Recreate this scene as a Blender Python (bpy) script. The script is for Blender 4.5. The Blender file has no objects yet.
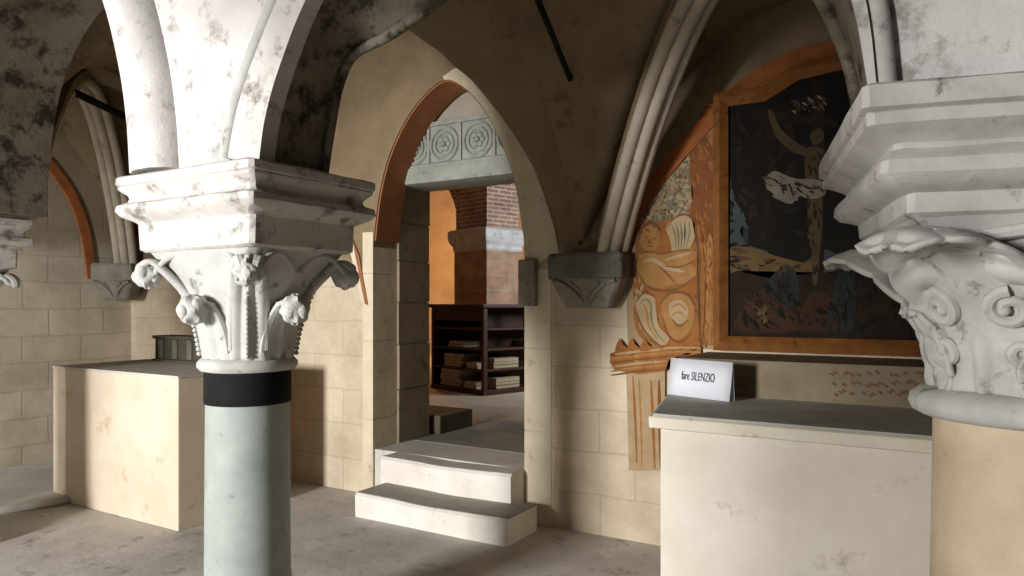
import bpy, bmesh, math, random
from mathutils import Vector, Matrix
random.seed(7)
scn = bpy.context.scene
COL = scn.collection
PI = math.pi

# ---------------------------------------------------------------- camera
F = 730.0; YAW = math.radians(31); CH = 1.47; HOR = 303.0
cs, sn = math.cos(YAW), math.sin(YAW)
cam_d = bpy.data.cameras.new('camera'); cam = bpy.data.objects.new('camera', cam_d); COL.objects.link(cam)
cam.location = (0, 0, CH); cam.rotation_euler = (PI/2, 0, YAW)
cam_d.sensor_width = 36; cam_d.lens = 36*F/1024; cam_d.shift_y = (HOR-288)/1024; cam_d.clip_start = 0.02
scn.camera = cam

def on_y(px, py, Y):
    """point of the plane y = Y seen at a place of the photograph -> (x, z)"""
    a = (px-512)/F; Z = Y/(a*sn+cs); X = a*Z
    return (cs*X-sn*Z, CH-(py-HOR)*Z/F)
def on_x(px, py, Xw):
    a = (px-512)/F; Z = Xw/(a*cs-sn); X = a*Z
    return (sn*X+cs*Z, CH-(py-HOR)*Z/F)

# ---------------------------------------------------------------- materials
def new_mat(name):
    m = bpy.data.materials.new(name); m.use_nodes = True
    nt = m.node_tree; b = nt.nodes['Principled BSDF']
    return m, nt, b
def N(nt, t, **kw):
    n = nt.nodes.new(t)
    for k, v in kw.items():
        if k in ('operation','blend_type','data_type','noise_dimensions','feature','wave_type','bands_direction','rings_direction'): setattr(n, k, v)
        else: n.inputs[k].default_value = v
    return n
def c4(c): return (c[0], c[1], c[2], 1)
def stone(name, base, var=None, dark=None, scale=4.0, dark_amt=.5, dark_scale=9.0, bump=.25, rough=.85, fine=60.0, spec=.25):
    """mottled natural stone or plaster: two tones, plus dark stains with edges of their own"""
    m, nt, b = new_mat(name); L = nt.links.new
    tc = N(nt, 'ShaderNodeTexCoord')
    n1 = N(nt, 'ShaderNodeTexNoise', Scale=scale, Detail=6.0, Roughness=.6); L(tc.outputs['Object'], n1.inputs['Vector'])
    r1 = N(nt, 'ShaderNodeValToRGB'); r1.color_ramp.elements[0].position=.35; r1.color_ramp.elements[1].position=.68
    r1.color_ramp.elements[0].color=c4(base); r1.color_ramp.elements[1].color=c4(var or tuple(x*.8 for x in base))
    L(n1.outputs['Fac'], r1.inputs['Fac'])
    out = r1.outputs['Color']
    if dark:
        n2 = N(nt, 'ShaderNodeTexNoise', Scale=dark_scale, Detail=8.0, Roughness=.7); L(tc.outputs['Object'], n2.inputs['Vector'])
        r2 = N(nt, 'ShaderNodeValToRGB'); t = .75-.33*dark_amt
        r2.color_ramp.elements[0].position=max(0,t-.05); r2.color_ramp.elements[1].position=t+.06
        L(n2.outputs['Fac'], r2.inputs['Fac'])
        mx = N(nt, 'ShaderNodeMixRGB'); mx.inputs['Color2'].default_value=c4(dark)
        L(r2.outputs['Color'], mx.inputs['Fac']); L(out, mx.inputs['Color1']); out = mx.outputs['Color']
    L(out, b.inputs['Base Color'])
    n3 = N(nt, 'ShaderNodeTexNoise', Scale=fine, Detail=4.0); L(tc.outputs['Object'], n3.inputs['Vector'])
    ad = N(nt, 'ShaderNodeMath', operation='MULTIPLY_ADD'); ad.inputs[1].default_value=.22; L(n3.outputs['Fac'], ad.inputs[0]); L(n1.outputs['Fac'], ad.inputs[2])
    bp = N(nt, 'ShaderNodeBump', Strength=bump, Distance=.03); L(ad.outputs[0], bp.inputs['Height']); L(bp.outputs['Normal'], b.inputs['Normal'])
    b.inputs['Roughness'].default_value = rough; b.inputs['Specular IOR Level'].default_value = spec
    return m
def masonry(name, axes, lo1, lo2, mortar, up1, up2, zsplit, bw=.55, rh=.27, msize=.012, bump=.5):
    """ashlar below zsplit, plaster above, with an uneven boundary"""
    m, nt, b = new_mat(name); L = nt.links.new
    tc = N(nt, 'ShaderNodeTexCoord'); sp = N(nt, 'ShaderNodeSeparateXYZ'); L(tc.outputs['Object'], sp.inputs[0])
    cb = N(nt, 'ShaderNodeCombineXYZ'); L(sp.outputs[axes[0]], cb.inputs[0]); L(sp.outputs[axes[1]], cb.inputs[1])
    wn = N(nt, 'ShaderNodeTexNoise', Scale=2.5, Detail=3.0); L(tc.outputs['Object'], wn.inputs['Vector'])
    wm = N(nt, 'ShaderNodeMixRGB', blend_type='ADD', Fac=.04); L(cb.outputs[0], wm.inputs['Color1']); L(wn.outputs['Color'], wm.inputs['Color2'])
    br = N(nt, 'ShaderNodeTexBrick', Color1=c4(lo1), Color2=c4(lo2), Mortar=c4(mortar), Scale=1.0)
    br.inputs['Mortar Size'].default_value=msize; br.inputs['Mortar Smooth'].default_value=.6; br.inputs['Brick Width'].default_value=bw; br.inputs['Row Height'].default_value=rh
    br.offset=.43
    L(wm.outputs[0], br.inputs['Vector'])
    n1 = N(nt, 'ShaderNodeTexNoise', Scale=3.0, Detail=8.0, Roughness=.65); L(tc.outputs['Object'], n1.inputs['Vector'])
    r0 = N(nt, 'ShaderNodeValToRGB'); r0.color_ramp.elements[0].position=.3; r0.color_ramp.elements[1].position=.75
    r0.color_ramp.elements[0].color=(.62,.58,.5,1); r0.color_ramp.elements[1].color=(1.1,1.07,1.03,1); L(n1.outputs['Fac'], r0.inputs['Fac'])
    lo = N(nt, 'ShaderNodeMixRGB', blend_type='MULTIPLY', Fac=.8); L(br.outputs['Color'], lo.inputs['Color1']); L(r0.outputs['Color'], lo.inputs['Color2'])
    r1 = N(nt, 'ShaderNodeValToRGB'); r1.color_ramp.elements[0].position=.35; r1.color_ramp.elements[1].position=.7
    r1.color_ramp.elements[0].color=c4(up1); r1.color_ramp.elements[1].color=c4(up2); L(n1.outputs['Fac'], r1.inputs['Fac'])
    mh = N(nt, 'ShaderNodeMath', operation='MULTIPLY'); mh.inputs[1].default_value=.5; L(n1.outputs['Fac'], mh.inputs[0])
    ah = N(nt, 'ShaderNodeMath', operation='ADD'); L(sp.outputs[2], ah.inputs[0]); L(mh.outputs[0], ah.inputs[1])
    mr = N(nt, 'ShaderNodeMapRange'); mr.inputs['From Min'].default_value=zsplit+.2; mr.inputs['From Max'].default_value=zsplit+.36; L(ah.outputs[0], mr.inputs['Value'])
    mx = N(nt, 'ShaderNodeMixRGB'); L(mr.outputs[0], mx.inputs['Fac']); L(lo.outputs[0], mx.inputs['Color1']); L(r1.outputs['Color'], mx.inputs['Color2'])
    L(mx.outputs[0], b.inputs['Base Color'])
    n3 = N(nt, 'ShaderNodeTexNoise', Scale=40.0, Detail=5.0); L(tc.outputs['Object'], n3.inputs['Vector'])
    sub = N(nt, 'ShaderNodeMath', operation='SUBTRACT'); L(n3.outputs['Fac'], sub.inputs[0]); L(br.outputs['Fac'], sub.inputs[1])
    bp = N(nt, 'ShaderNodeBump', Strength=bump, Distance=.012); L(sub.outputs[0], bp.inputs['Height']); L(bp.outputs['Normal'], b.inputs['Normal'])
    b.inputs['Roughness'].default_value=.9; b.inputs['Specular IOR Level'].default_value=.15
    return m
def paint(name, c, var=None, scale=14.0, rough=.8):
    return stone(name, c, var or tuple(x*.55 for x in c), None, scale=scale, bump=.06, rough=rough, fine=90, spec=.15)

M = {}
M['white'] = stone('white_marble', (.62,.605,.58), (.50,.48,.455), (.22,.2,.175), scale=5, dark_amt=.5, dark_scale=7, bump=.18)
M['white_clean'] = stone('clean_marble', (.55,.545,.52), (.40,.395,.375), (.17,.16,.145), scale=6, dark_amt=.38, dark_scale=10, bump=.15)
M['limewash'] = stone('limewashed_plaster', (.66,.64,.625), (.53,.51,.495), (.33,.31,.285), scale=3.5, dark_amt=.5, dark_scale=8, bump=.3)
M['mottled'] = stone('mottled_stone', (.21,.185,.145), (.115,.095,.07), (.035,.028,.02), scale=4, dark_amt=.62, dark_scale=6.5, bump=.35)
M['shaft_grey'] = stone('grey_green_marble', (.37,.415,.385), (.29,.33,.31), (.22,.25,.23), scale=7, dark_amt=.3, dark_scale=16, bump=.05, rough=.55)
M['shaft_beige'] = stone('beige_stone', (.60,.50,.36), (.48,.39,.27), (.33,.26,.17), scale=6, dark_amt=.25, dark_scale=12, bump=.15)
M['iron'] = stone('black_iron', (.010,.010,.011), (.018,.017,.016), scale=8, bump=.08, rough=.8, spec=.1)
M['vault'] = stone('brown_vault_plaster', (.26,.195,.115), (.17,.125,.073), (.10,.072,.042), scale=2.2, dark_amt=.4, dark_scale=3.5, bump=.15)
M['vault_pale'] = stone('pale_vault_plaster', (.42,.36,.27), (.3,.25,.18), scale=2.2, bump=.15)
M['rib'] = stone('pale_rib_stone', (.56,.50,.40), (.42,.37,.28), (.22,.19,.14), scale=5, dark_amt=.3, dark_scale=9, bump=.15)
M['corbel'] = stone('grey_corbel_stone', (.20,.19,.16), (.13,.125,.105), (.05,.05,.045), scale=8, dark_amt=.4, dark_scale=14, bump=.35)
M['corbel_pale'] = stone('worn_corbel_stone', (.30,.28,.23), (.2,.19,.15), (.09,.085,.07), scale=8, dark_amt=.35, dark_scale=12, bump=.35)
M['terra'] = stone('red_ochre_plaster', (.36,.145,.06), (.27,.11,.05), (.18,.10,.06), scale=6, dark_amt=.35, dark_scale=8, bump=.2)
M['ochre_band'] = stone('ochre_painted_band', (.36,.12,.035), (.23,.075,.022), (.12,.045,.015), scale=9, dark_amt=.35, dark_scale=14, bump=.12)
M['jamb'] = stone('pale_jamb_stone', (.74,.66,.50), (.62,.54,.39), (.40,.33,.22), scale=4, dark_amt=.3, dark_scale=8, bump=.3)
M['lintel'] = stone('grey_carved_stone', (.33,.34,.30), (.24,.25,.22), (.12,.125,.11), scale=8, dark_amt=.35, dark_scale=14, bump=.3)
M['step'] = stone('white_step_stone', (.86,.83,.77), (.74,.69,.62), (.40,.35,.28), scale=4, dark_amt=.25, dark_scale=7, bump=.25)
M['step_worn'] = stone('worn_tread_stone', (.40,.38,.32), (.32,.29,.24), (.2,.17,.13), scale=4, dark_amt=.35, dark_scale=7, bump=.3)
M['slate'] = stone('slate_paving', (.30,.30,.27), (.21,.21,.19), scale=3, bump=.25)
M['floor'] = stone('worn_stone_floor', (.58,.545,.50), (.43,.40,.36), (.27,.24,.205), scale=2.2, dark_amt=.42, dark_scale=5.0, bump=.35, fine=26)
M['platform'] = stone('smooth_grey_stone', (.66,.65,.60), (.55,.54,.49), (.27,.25,.21), scale=3, dark_amt=.25, dark_scale=6, bump=.2)
M['room_floor'] = stone('beige_room_floor', (.46,.39,.29), (.36,.30,.22), scale=2, bump=.15)
M['altar'] = stone('cream_altar_plaster', (.78,.68,.55), (.68,.57,.43), (.55,.40,.26), scale=2.5, dark_amt=.32, dark_scale=3.2, bump=.12)
M['altar_r'] = stone('ivory_altar_plaster', (.86,.82,.73), (.74,.68,.57), (.56,.48,.36), scale=2.5, dark_amt=.28, dark_scale=4, bump=.12)
M['slab'] = stone('altar_slab_stone', (.66,.66,.60), (.54,.54,.48), (.34,.33,.29), scale=5, dark_amt=.3, dark_scale=8, bump=.15)
M['slab_edge'] = stone('altar_slab_edge_stone', (.86,.82,.70), (.76,.70,.57), (.5,.43,.32), scale=4, dark_amt=.25, dark_scale=8, bump=.15)
M['gradine'] = stone('brown_gradine_plaster', (.33,.27,.19), (.24,.19,.12), (.14,.1,.06), scale=4, dark_amt=.35, dark_scale=6, bump=.15)
M['dark_stone'] = stone('dark_stone_block', (.115,.10,.07), (.075,.062,.043), scale=7, bump=.35)
M['wood'] = stone('dark_bookcase_wood', (.065,.024,.013), (.038,.014,.008), scale=10, bump=.05, rough=.5)
M['gold'] = stone('ochre_frame_wood', (.24,.095,.02), (.16,.056,.012), (.08,.027,.008), scale=10, dark_amt=.4, dark_scale=15, bump=.2, rough=.6)
M['paper'] = stone('white_paper', (.80,.82,.88), (.78,.80,.87), scale=4, bump=.0, rough=.9)
M['ink'] = paint('black_ink', (.03,.03,.035), (.03,.03,.035))
M['book_a'] = paint('cream_paper_block', (.42,.34,.22), (.33,.26,.17))
M['book_b'] = paint('brown_book_cover', (.17,.08,.04), (.11,.05,.03))
M['book_c'] = paint('grey_book_cover', (.28,.26,.22), (.2,.18,.15))
def bricks(name, c1, c2, mo, bw=.25, rh=.065, ms=.012):
    m, nt, b = new_mat(name); L = nt.links.new
    tc = N(nt,'ShaderNodeTexCoord'); sp = N(nt,'ShaderNodeSeparateXYZ'); L(tc.outputs['Object'], sp.inputs[0])
    ad = N(nt,'ShaderNodeMath',operation='ADD'); L(sp.outputs[0],ad.inputs[0]); L(sp.outputs[1],ad.inputs[1])
    cb = N(nt,'ShaderNodeCombineXYZ'); L(ad.outputs[0],cb.inputs[0]); L(sp.outputs[2],cb.inputs[1])
    br = N(nt,'ShaderNodeTexBrick',Color1=c4(c1),Color2=c4(c2),Mortar=c4(mo),Scale=1.0)
    br.inputs['Mortar Size'].default_value=ms; br.inputs['Brick Width'].default_value=bw; br.inputs['Row Height'].default_value=rh
    L(cb.outputs[0],br.inputs['Vector'])
    n1 = N(nt,'ShaderNodeTexNoise',Scale=4.0,Detail=6.0); L(tc.outputs['Object'],n1.inputs['Vector'])
    r0 = N(nt,'ShaderNodeValToRGB'); r0.color_ramp.elements[0].position=.3; r0.color_ramp.elements[1].position=.7
    r0.color_ramp.elements[0].color=(.6,.6,.6,1); r0.color_ramp.elements[1].color=(1.15,1.12,1.1,1); L(n1.outputs['Fac'],r0.inputs['Fac'])
    mx = N(nt,'ShaderNodeMixRGB',blend_type='MULTIPLY',Fac=1.0); L(br.outputs['Color'],mx.inputs['Color1']); L(r0.outputs['Color'],mx.inputs['Color2'])
    L(mx.outputs[0],b.inputs['Base Color'])
    bp = N(nt,'ShaderNodeBump',Strength=.4,Distance=.01); bp.invert=True; L(br.outputs['Fac'],bp.inputs['Height']); L(bp.outputs['Normal'],b.inputs['Normal'])
    b.inputs['Roughness'].default_value=.9
    return m
M['brick'] = bricks('red_brick', (.34,.19,.12), (.25,.13,.085), (.42,.36,.30))
M['blocks'] = bricks('banded_stone_blocks', (.42,.27,.17), (.30,.17,.11), (.36,.27,.19), bw=.7, rh=.22, ms=.015)
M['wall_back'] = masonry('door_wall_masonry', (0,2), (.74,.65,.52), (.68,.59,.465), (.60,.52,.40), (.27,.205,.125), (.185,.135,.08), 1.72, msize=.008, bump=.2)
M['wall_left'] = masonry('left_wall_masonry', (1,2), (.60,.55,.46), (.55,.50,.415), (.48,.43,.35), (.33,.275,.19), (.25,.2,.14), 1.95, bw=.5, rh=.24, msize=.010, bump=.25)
M['plain_wall'] = stone('plain_wall_plaster', (.40,.36,.30), (.3,.27,.22), scale=2, bump=.2)
M['dark_wall'] = stone('low_bounce_brown_plaster', (.13,.105,.075), (.09,.07,.05), scale=2, bump=.2)  # tone of the unseen walls, darkened to cut bounced light

# ---------------------------------------------------------------- mesh helpers
def crom(pts, n=8, closed=False):
    P = [Vector(p) for p in pts]; out = []; m = len(P)
    rng = range(m if closed else m-1)
    for i in rng:
        if closed: a,b,c,d = P[i-1],P[i],P[(i+1)%m],P[(i+2)%m]
        else:
            b,c = P[i],P[i+1]; a = P[i-1] if i>0 else b*2-c; d = P[i+2] if i+2<m else c*2-b
        for k in range(n):
            t = k/n
            out.append(.5*((2*b)+(c-a)*t+(2*a-5*b+4*c-d)*t*t+(3*b-a-3*c+d)*t**3))
    if not closed: out.append(P[-1].copy())
    return out
class MB:
    def __init__(s): s.bm = bmesh.new()
    def box(s, x0,x1,y0,y1,z0,z1, bev=0.0):
        b = bmesh.new()
        vs = [b.verts.new((x,y,z)) for x in (x0,x1) for y in (y0,y1) for z in (z0,z1)]
        for f in ((0,1,3,2),(4,6,7,5),(0,4,5,1),(2,3,7,6),(0,2,6,4),(1,5,7,3)): b.faces.new([vs[i] for i in f])
        if bev: bmesh.ops.bevel(b, geom=b.edges[:], offset=bev, segments=2, affect='EDGES', profile=.6)
        s.merge(b); return s
    def merge(s, b):
        me = bpy.data.meshes.new('t'); b.to_mesh(me); b.free(); s.bm.from_mesh(me); bpy.data.meshes.remove(me)
    def rings(s, rings, cap=True, closed=True):
        R = [[s.bm.verts.new(p) for p in r] for r in rings]
        n = len(R[0])
        for a,b in zip(R[:-1],R[1:]):
            for i in range(n if closed else n-1):
                j=(i+1)%n
                try: s.bm.faces.new((a[i],a[j],b[j],b[i]))
                except ValueError: pass
        if cap and closed:
            for r in (R[0][::-1], R[-1]):
                try: s.bm.faces.new(r)
                except ValueError: pass
        return s
    def lathe(s, prof, n=48, cx=0, cy=0):
        return s.rings([[(cx+r*math.cos(2*PI*k/n), cy+r*math.sin(2*PI*k/n), z) for k in range(n)] for r,z in prof])
    def sqloft(s, prof, cor=.012, cx=0, cy=0, jit=0.0):
        """prof: (half x, half y, z); chamfered corners, sides subdivided so edges can look worn"""
        rg=[]
        for hx,hy,z in prof:
            c=[(hx-cor,-hy),(hx,-hy+cor),(hx,hy-cor),(hx-cor,hy),(-hx+cor,hy),(-hx,hy-cor),(-hx,-hy+cor),(-hx+cor,-hy)]
            r=[]
            for i in range(8):
                a,b=c[i],c[(i+1)%8]; k = 8 if i%2==1 else 1
                for q in range(k):
                    t=q/k; r.append((cx+a[0]+(b[0]-a[0])*t+random.uniform(-jit,jit), cy+a[1]+(b[1]-a[1])*t+random.uniform(-jit,jit), z+random.uniform(-jit,jit)))
            rg.append(r)
        return s.rings(rg)
    def tube(s, pts, r, n=10, cap=True):
        P=[Vector(p) for p in pts]; rg=[]; up=Vector((0,0,1)); prev=None
        for i,p in enumerate(P):
            t=(P[min(i+1,len(P)-1)]-P[max(i-1,0)]).normalized()
            if prev is None:
                u = Vector((1,0,0)) if abs(t.x)<.8 else Vector((0,1,0))
                prev = (u-t*u.dot(t)).normalized()
            u=(prev-t*prev.dot(t)).normalized(); prev=u; v=t.cross(u)
            rr = r[i] if isinstance(r,(list,tuple)) else r
            rg.append([p+u*rr*math.cos(2*PI*k/n)+v*rr*math.sin(2*PI*k/n) for k in range(n)])
        return s.rings(rg, cap)
    def grid(s, G):
        V=[[s.bm.verts.new(p) for p in row] for row in G]
        for a,b in zip(V[:-1],V[1:]):
            for i in range(len(a)-1): s.bm.faces.new((a[i],a[i+1],b[i+1],b[i]))
        return s
    def ball(s, c, r, sx=1,sy=1,sz=1, lump=0.0, seg=14, freq=4.0):
        b=bmesh.new(); bmesh.ops.create_uvsphere(b,u_segments=seg,v_segments=seg-4,radius=1)
        ph=random.uniform(0,6)
        for v in b.verts:
            d=v.co.normalized(); k=1+lump*(math.sin(freq*math.atan2(d.y,d.x)+ph)*math.cos(freq*.8*math.asin(max(-1,min(1,d.z)))))
            v.co=Vector((c[0]+d.x*r*sx*k, c[1]+d.y*r*sy*k, c[2]+d.z*r*sz*k))
        s.merge(b); return s
    def prism(s, poly, axis, a, b):
        """poly of 2-D points extruded along axis 'x','y' or 'z' from a to b"""
        def P(p,t): return {'y':(p[0],t,p[1]),'x':(t,p[0],p[1]),'z':(p[0],p[1],t)}[axis]
        bb=bmesh.new(); v=[bb.verts.new(P(p,a)) for p in poly]; f=bb.faces.new(v)
        r=bmesh.ops.extrude_face_region(bb,geom=[f]); d=Vector(P((0,0),b))-Vector(P((0,0),a))
        bmesh.ops.translate(bb,vec=d,verts=[g for g in r['geom'] if isinstance(g,bmesh.types.BMVert)])
        bmesh.ops.triangulate(bb,faces=[f for f in bb.faces if len(f.verts)>4]); s.merge(bb); return s
    def build(s, name, mat, parent=None, smooth=False, solid=0.0, sub=0, bev=0.0):
        bmesh.ops.remove_doubles(s.bm, verts=s.bm.verts[:], dist=1e-5)
        bmesh.ops.recalc_face_normals(s.bm, faces=s.bm.faces[:])
        me=bpy.data.meshes.new(name)
        if parent is not None:
            o=parent; off=Vector((0,0,0))
            while o is not None: off+=Vector(o.location); o=o.parent
            bmesh.ops.translate(s.bm, vec=-off, verts=s.bm.verts[:])
        s.bm.to_mesh(me); s.bm.free()
        me.materials.append(mat)
        for p in me.polygons: p.use_smooth=smooth
        ob=bpy.data.objects.new(name,me); COL.objects.link(ob)
        if parent is not None: ob.parent=parent
        if solid:
            md=ob.modifiers.new('solid','SOLIDIFY'); md.thickness=solid; md.offset=0
        if sub:
            md=ob.modifiers.new('sub','SUBSURF'); md.levels=sub; md.render_levels=sub
        if bev:
            md=ob.modifiers.new('bev','BEVEL'); md.width=bev; md.segments=2; md.limit_method='ANGLE'
        if smooth:
            try: me.set_sharp_from_angle(angle=math.radians(42))
            except Exception: pass
        return ob
def thing(name, label, cat, loc=(0,0,0), rz=0, group=None):
    o=bpy.data.objects.new(name,None); COL.objects.link(o); o.location=loc; o.rotation_euler=(0,0,rz); o.empty_display_size=.1
    o['label']=label; o['category']=cat
    if group: o['group']=group
    return o
def tag(o,label,cat,group=None):
    o['label']=label; o['category']=cat
    if group: o['group']=group
    return o
def struct(o): o['kind']='structure'; return o
def dup(root, loc, rz, label):
    r=root.copy(); COL.objects.link(r); r.location=loc; r.rotation_euler=(0,0,rz); r['label']=label
    for ch in list(root.children):
        c=ch.copy(); COL.objects.link(c); c.parent=r
        for g in list(ch.children):
            d=g.copy(); COL.objects.link(d); d.parent=c
    return r

# ---------------------------------------------------------------- layout constants
W = 4.25            # face of the door wall
XL = -6.95          # face of the left wall
XR = 3.0
YR = -4.2           # rear wall of the nave
FZ = .35            # floor of the room beyond the door

# ---------------------------------------------------------------- setting: floor
m=MB(); n=60
m.box(XL-.1,XR+.1,YR-.1,4.5,-.12,0)
struct(m.build('floor', M['floor']))
m=MB(); m.box(-12,1,4.9,13.2,FZ-.2,FZ); struct(m.build('floor', M['room_floor']))

# door arch outline on the wall
arch_r=[(-2.45,0),(-2.45,1.7),(-2.465,1.95),(-2.53,2.3),(-2.64,2.58),(-2.78,2.82),(-2.94,2.99),(-3.12,3.075)]
arch_l=[(-3.31,2.99),(-3.49,2.82),(-3.64,2.58),(-3.735,2.3),(-3.79,1.95),(-3.80,1.7),(-3.80,0)]
apts=[(p.x,p.y) for p in crom([(a,b,0) for a,b in arch_r[1:]+arch_l[:-1]],4)]
DX0,DX1=-3.80,-2.45
m=MB()
m.prism([(XL-.3,0),(DX0,0)]+[(x,z) for x,z in reversed(apts)]+[(DX1,0),(XR+.3,0),(XR+.3,4.3),(XL-.3,4.3)],'y',W,4.52)
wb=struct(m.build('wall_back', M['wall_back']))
# rear part of the door wall with the square doorway (its hole is shared by all)
m=MB()
m.prism([(XL-.3,0),(-3.79,0),(-3.79,2.42),(-2.42,2.42),(-2.42,0),(XR+.3,0),(XR+.3,4.3),(XL-.3,4.3)],'y',4.56,4.92)
struct(m.build('wall_back', M['plain_wall']))
# left wall
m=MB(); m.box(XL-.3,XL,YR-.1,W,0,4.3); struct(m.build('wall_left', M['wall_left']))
m=MB(); m.box(XR,XR+.3,YR-.1,W,0,4.3); struct(m.build('wall_right', M['dark_wall']))
# rear wall with a window opening (daylight enters there)
WX0,WX1,WZ0,WZ1=-4.10,-2.90,1.25,2.55
m=MB()
m.box(XL-.3,WX0,YR-.4,YR,0,4.3); m.box(WX1,XR+.3,YR-.4,YR,0,4.3); m.box(WX0,WX1,YR-.4,YR,0,WZ0); m.box(WX0,WX1,YR-.4,YR,WZ1,4.3)
struct(m.build('wall_rear', M['dark_wall']))

# added unseen wall behind the camera; its round-headed openings shape the window light
def opening(x0,x1,zs,za,e=1.0,n=28):
    c=(x0+x1)/2; r=(x1-x0)/2
    return [(x0,0)]+[(c-r*math.cos(PI*q/n), zs+(za-zs)*max(0,math.sin(PI*q/n))**e) for q in range(n+1)]+[(x1,0)]
m=MB(); m.prism([(XL,0)]+opening(-6.7,-4.64,1.6,2.6)+opening(-4.50,-2.08,1.2,2.55,1.4)+opening(-1.88,.9,1.75,2.9)+opening(1.25,2.9,1.75,2.8)+[(XR,0),(XR,4.3),(XL,4.3)],'y',-1.15,-.85)
struct(m.build('wall_light_screen', M['dark_wall']))

# ---------------------------------------------------------------- ceiling (groin vaults)
def interp(tab,x):
    if x<=tab[0][0]: return tab[0][1]
    for (a,b),(c,d) in zip(tab[:-1],tab[1:]):
        if x<=c: return b+(d-b)*(x-a)/(c-a)
    return tab[-1][1]
door_tab=[(p.x,p.y) for p in crom([(-5.08,1.78,0),(-4.99,2.0,0),(-4.86,2.3,0),(-4.68,2.7,0),(-4.4,3.12,0),(-4.05,3.42,0),(-3.6,3.56,0),(-3.16,3.42,0),(-2.77,3.10,0),(-2.50,2.67,0),(-2.31,2.22,0),(-2.22,1.95,0),(-2.17,1.78,0)],5)]
YB=2.06
def sp(t,e): return max(0.0,math.sin(PI*min(1,max(0,t))))**e
def aisle_z(x,y):
    v=min(1,max(0,(y-YB)/(W-YB)))
    L=lambda p,q: p+(q-p)*v
    xa,xb,xc=L(-4.97,-5.06),L(-2.52,-2.06)+.10*sp(v,.5),L(.20,.62)
    if x<xa:
        u=(x-XL)/(xa-XL); return 1.84+1.42*max(sp(u,.8),sp(v,.8))
    if x<xb:
        u=(x-xa)/(xb-xa); return max(interp(door_tab,-5.06+u*3.0), 1.78+1.42*sp(v,.30 if v<.5 else .42))
    if x<xc:
        u=(x-xb)/(xc-xb)
    else: u=((x-xc)%2.6)/2.6
    return 1.78+1.36*max(sp(u,.9),sp(v,.30 if v<.5 else .9))
xs=sorted(set([XL+.045*i for i in range(int((XR-XL)/.045)+1)]+[XR]))
ys=[YB+(W+.02-YB)*j/44 for j in range(45)]
m=MB(); m.grid([[(x,y,aisle_z(x,y)) for x in xs] for y in ys])
struct(m.build('ceiling', M['vault'], smooth=True))
ys2=[YR+(2.1-YR)*j/30 for j in range(31)]; xs2=[XL+(XR-XL)*i/30 for i in range(31)]
m=MB(); m.grid([[(x,y,3.85+.4*sp((y-YR)/(2.1-YR),.6)) for x in xs2] for y in ys2])
struct(m.build('ceiling', M['dark_wall'], smooth=True))

# ---------------------------------------------------------------- arcade arches (stone arches from column to column)
def yoff(x): return 0.0 if x<-2.5 else (x+2.5)*.10
def arcade(name,label,ctrl,x0,x1,spring,back=None,bk=2.28):
    f=1.80
    pts=[(p.x,p.y) for p in crom([(a,b,0) for a,b in ctrl],12)]
    prof=[(x0,spring)]+pts+[(x1,spring)]
    bpts=[(p.x,p.y) for p in crom([(a,b,0) for a,b in (back or ctrl)],12)]
    bprof=[(x0,spring)]+bpts+[(x1,spring)]
    t=thing(name,label,'arch',((x0+x1)/2,2.03,spring))
    m=MB(); TOP=3.9
    A=[];B=[];Cc=[];D=[]
    for (x,z),(xb,zb) in zip(prof,bprof):
        A.append((x,f+yoff(x),z)); B.append((xb,bk+yoff(xb),zb)); Cc.append((xb,bk+yoff(xb),TOP)); D.append((x,f+yoff(x),TOP))
    m.rings([A,B],cap=False,closed=False)
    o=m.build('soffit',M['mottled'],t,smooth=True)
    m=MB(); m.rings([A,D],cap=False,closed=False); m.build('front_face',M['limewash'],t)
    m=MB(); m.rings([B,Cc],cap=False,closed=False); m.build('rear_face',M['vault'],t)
    return t,pts,bpts,bk
def offs(pts,d,d_end=None):
    out=[]; d0=d
    for i,(x,z) in enumerate(pts):
        a=pts[max(0,i-1)]; b=pts[min(len(pts)-1,i+1)]
        if d_end is not None: d=d0+(d_end-d0)*i/(len(pts)-1)
        tx,tz=b[0]-a[0],b[1]-a[1]; l=math.hypot(tx,tz) or 1
        out.append((x-tz/l*d, z+tx/l*d))
    return out
ctrlR=[(-2.15,1.98),(-2.12,2.14),(-2.05,2.32),(-1.92,2.55),(-1.7,2.79),(-1.42,2.97),(-1.1,3.03),(-.78,2.95),(-.46,2.74),(-.29,2.48),(-.205,2.22),(-.165,1.98)]
ctrlL=[(-4.56,1.98),(-4.555,2.2),(-4.52,2.42),(-4.41,2.72),(-4.2,2.96),(-3.95,3.1),(-3.7,3.14),(-3.45,3.08),(-3.22,2.93),(-3.05,2.68),(-2.94,2.40),(-2.89,2.18),(-2.87,1.98)]
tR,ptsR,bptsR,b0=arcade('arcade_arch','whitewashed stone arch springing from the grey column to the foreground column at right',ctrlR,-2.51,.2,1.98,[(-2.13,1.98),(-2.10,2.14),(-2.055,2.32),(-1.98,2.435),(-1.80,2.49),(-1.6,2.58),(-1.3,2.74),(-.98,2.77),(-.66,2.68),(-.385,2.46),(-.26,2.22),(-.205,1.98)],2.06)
tL,ptsL,_,_=arcade('arcade_arch','mottled stone arch from the black-banded column back to the column at the left edge',ctrlL,-4.97,-2.51,1.98)
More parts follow.
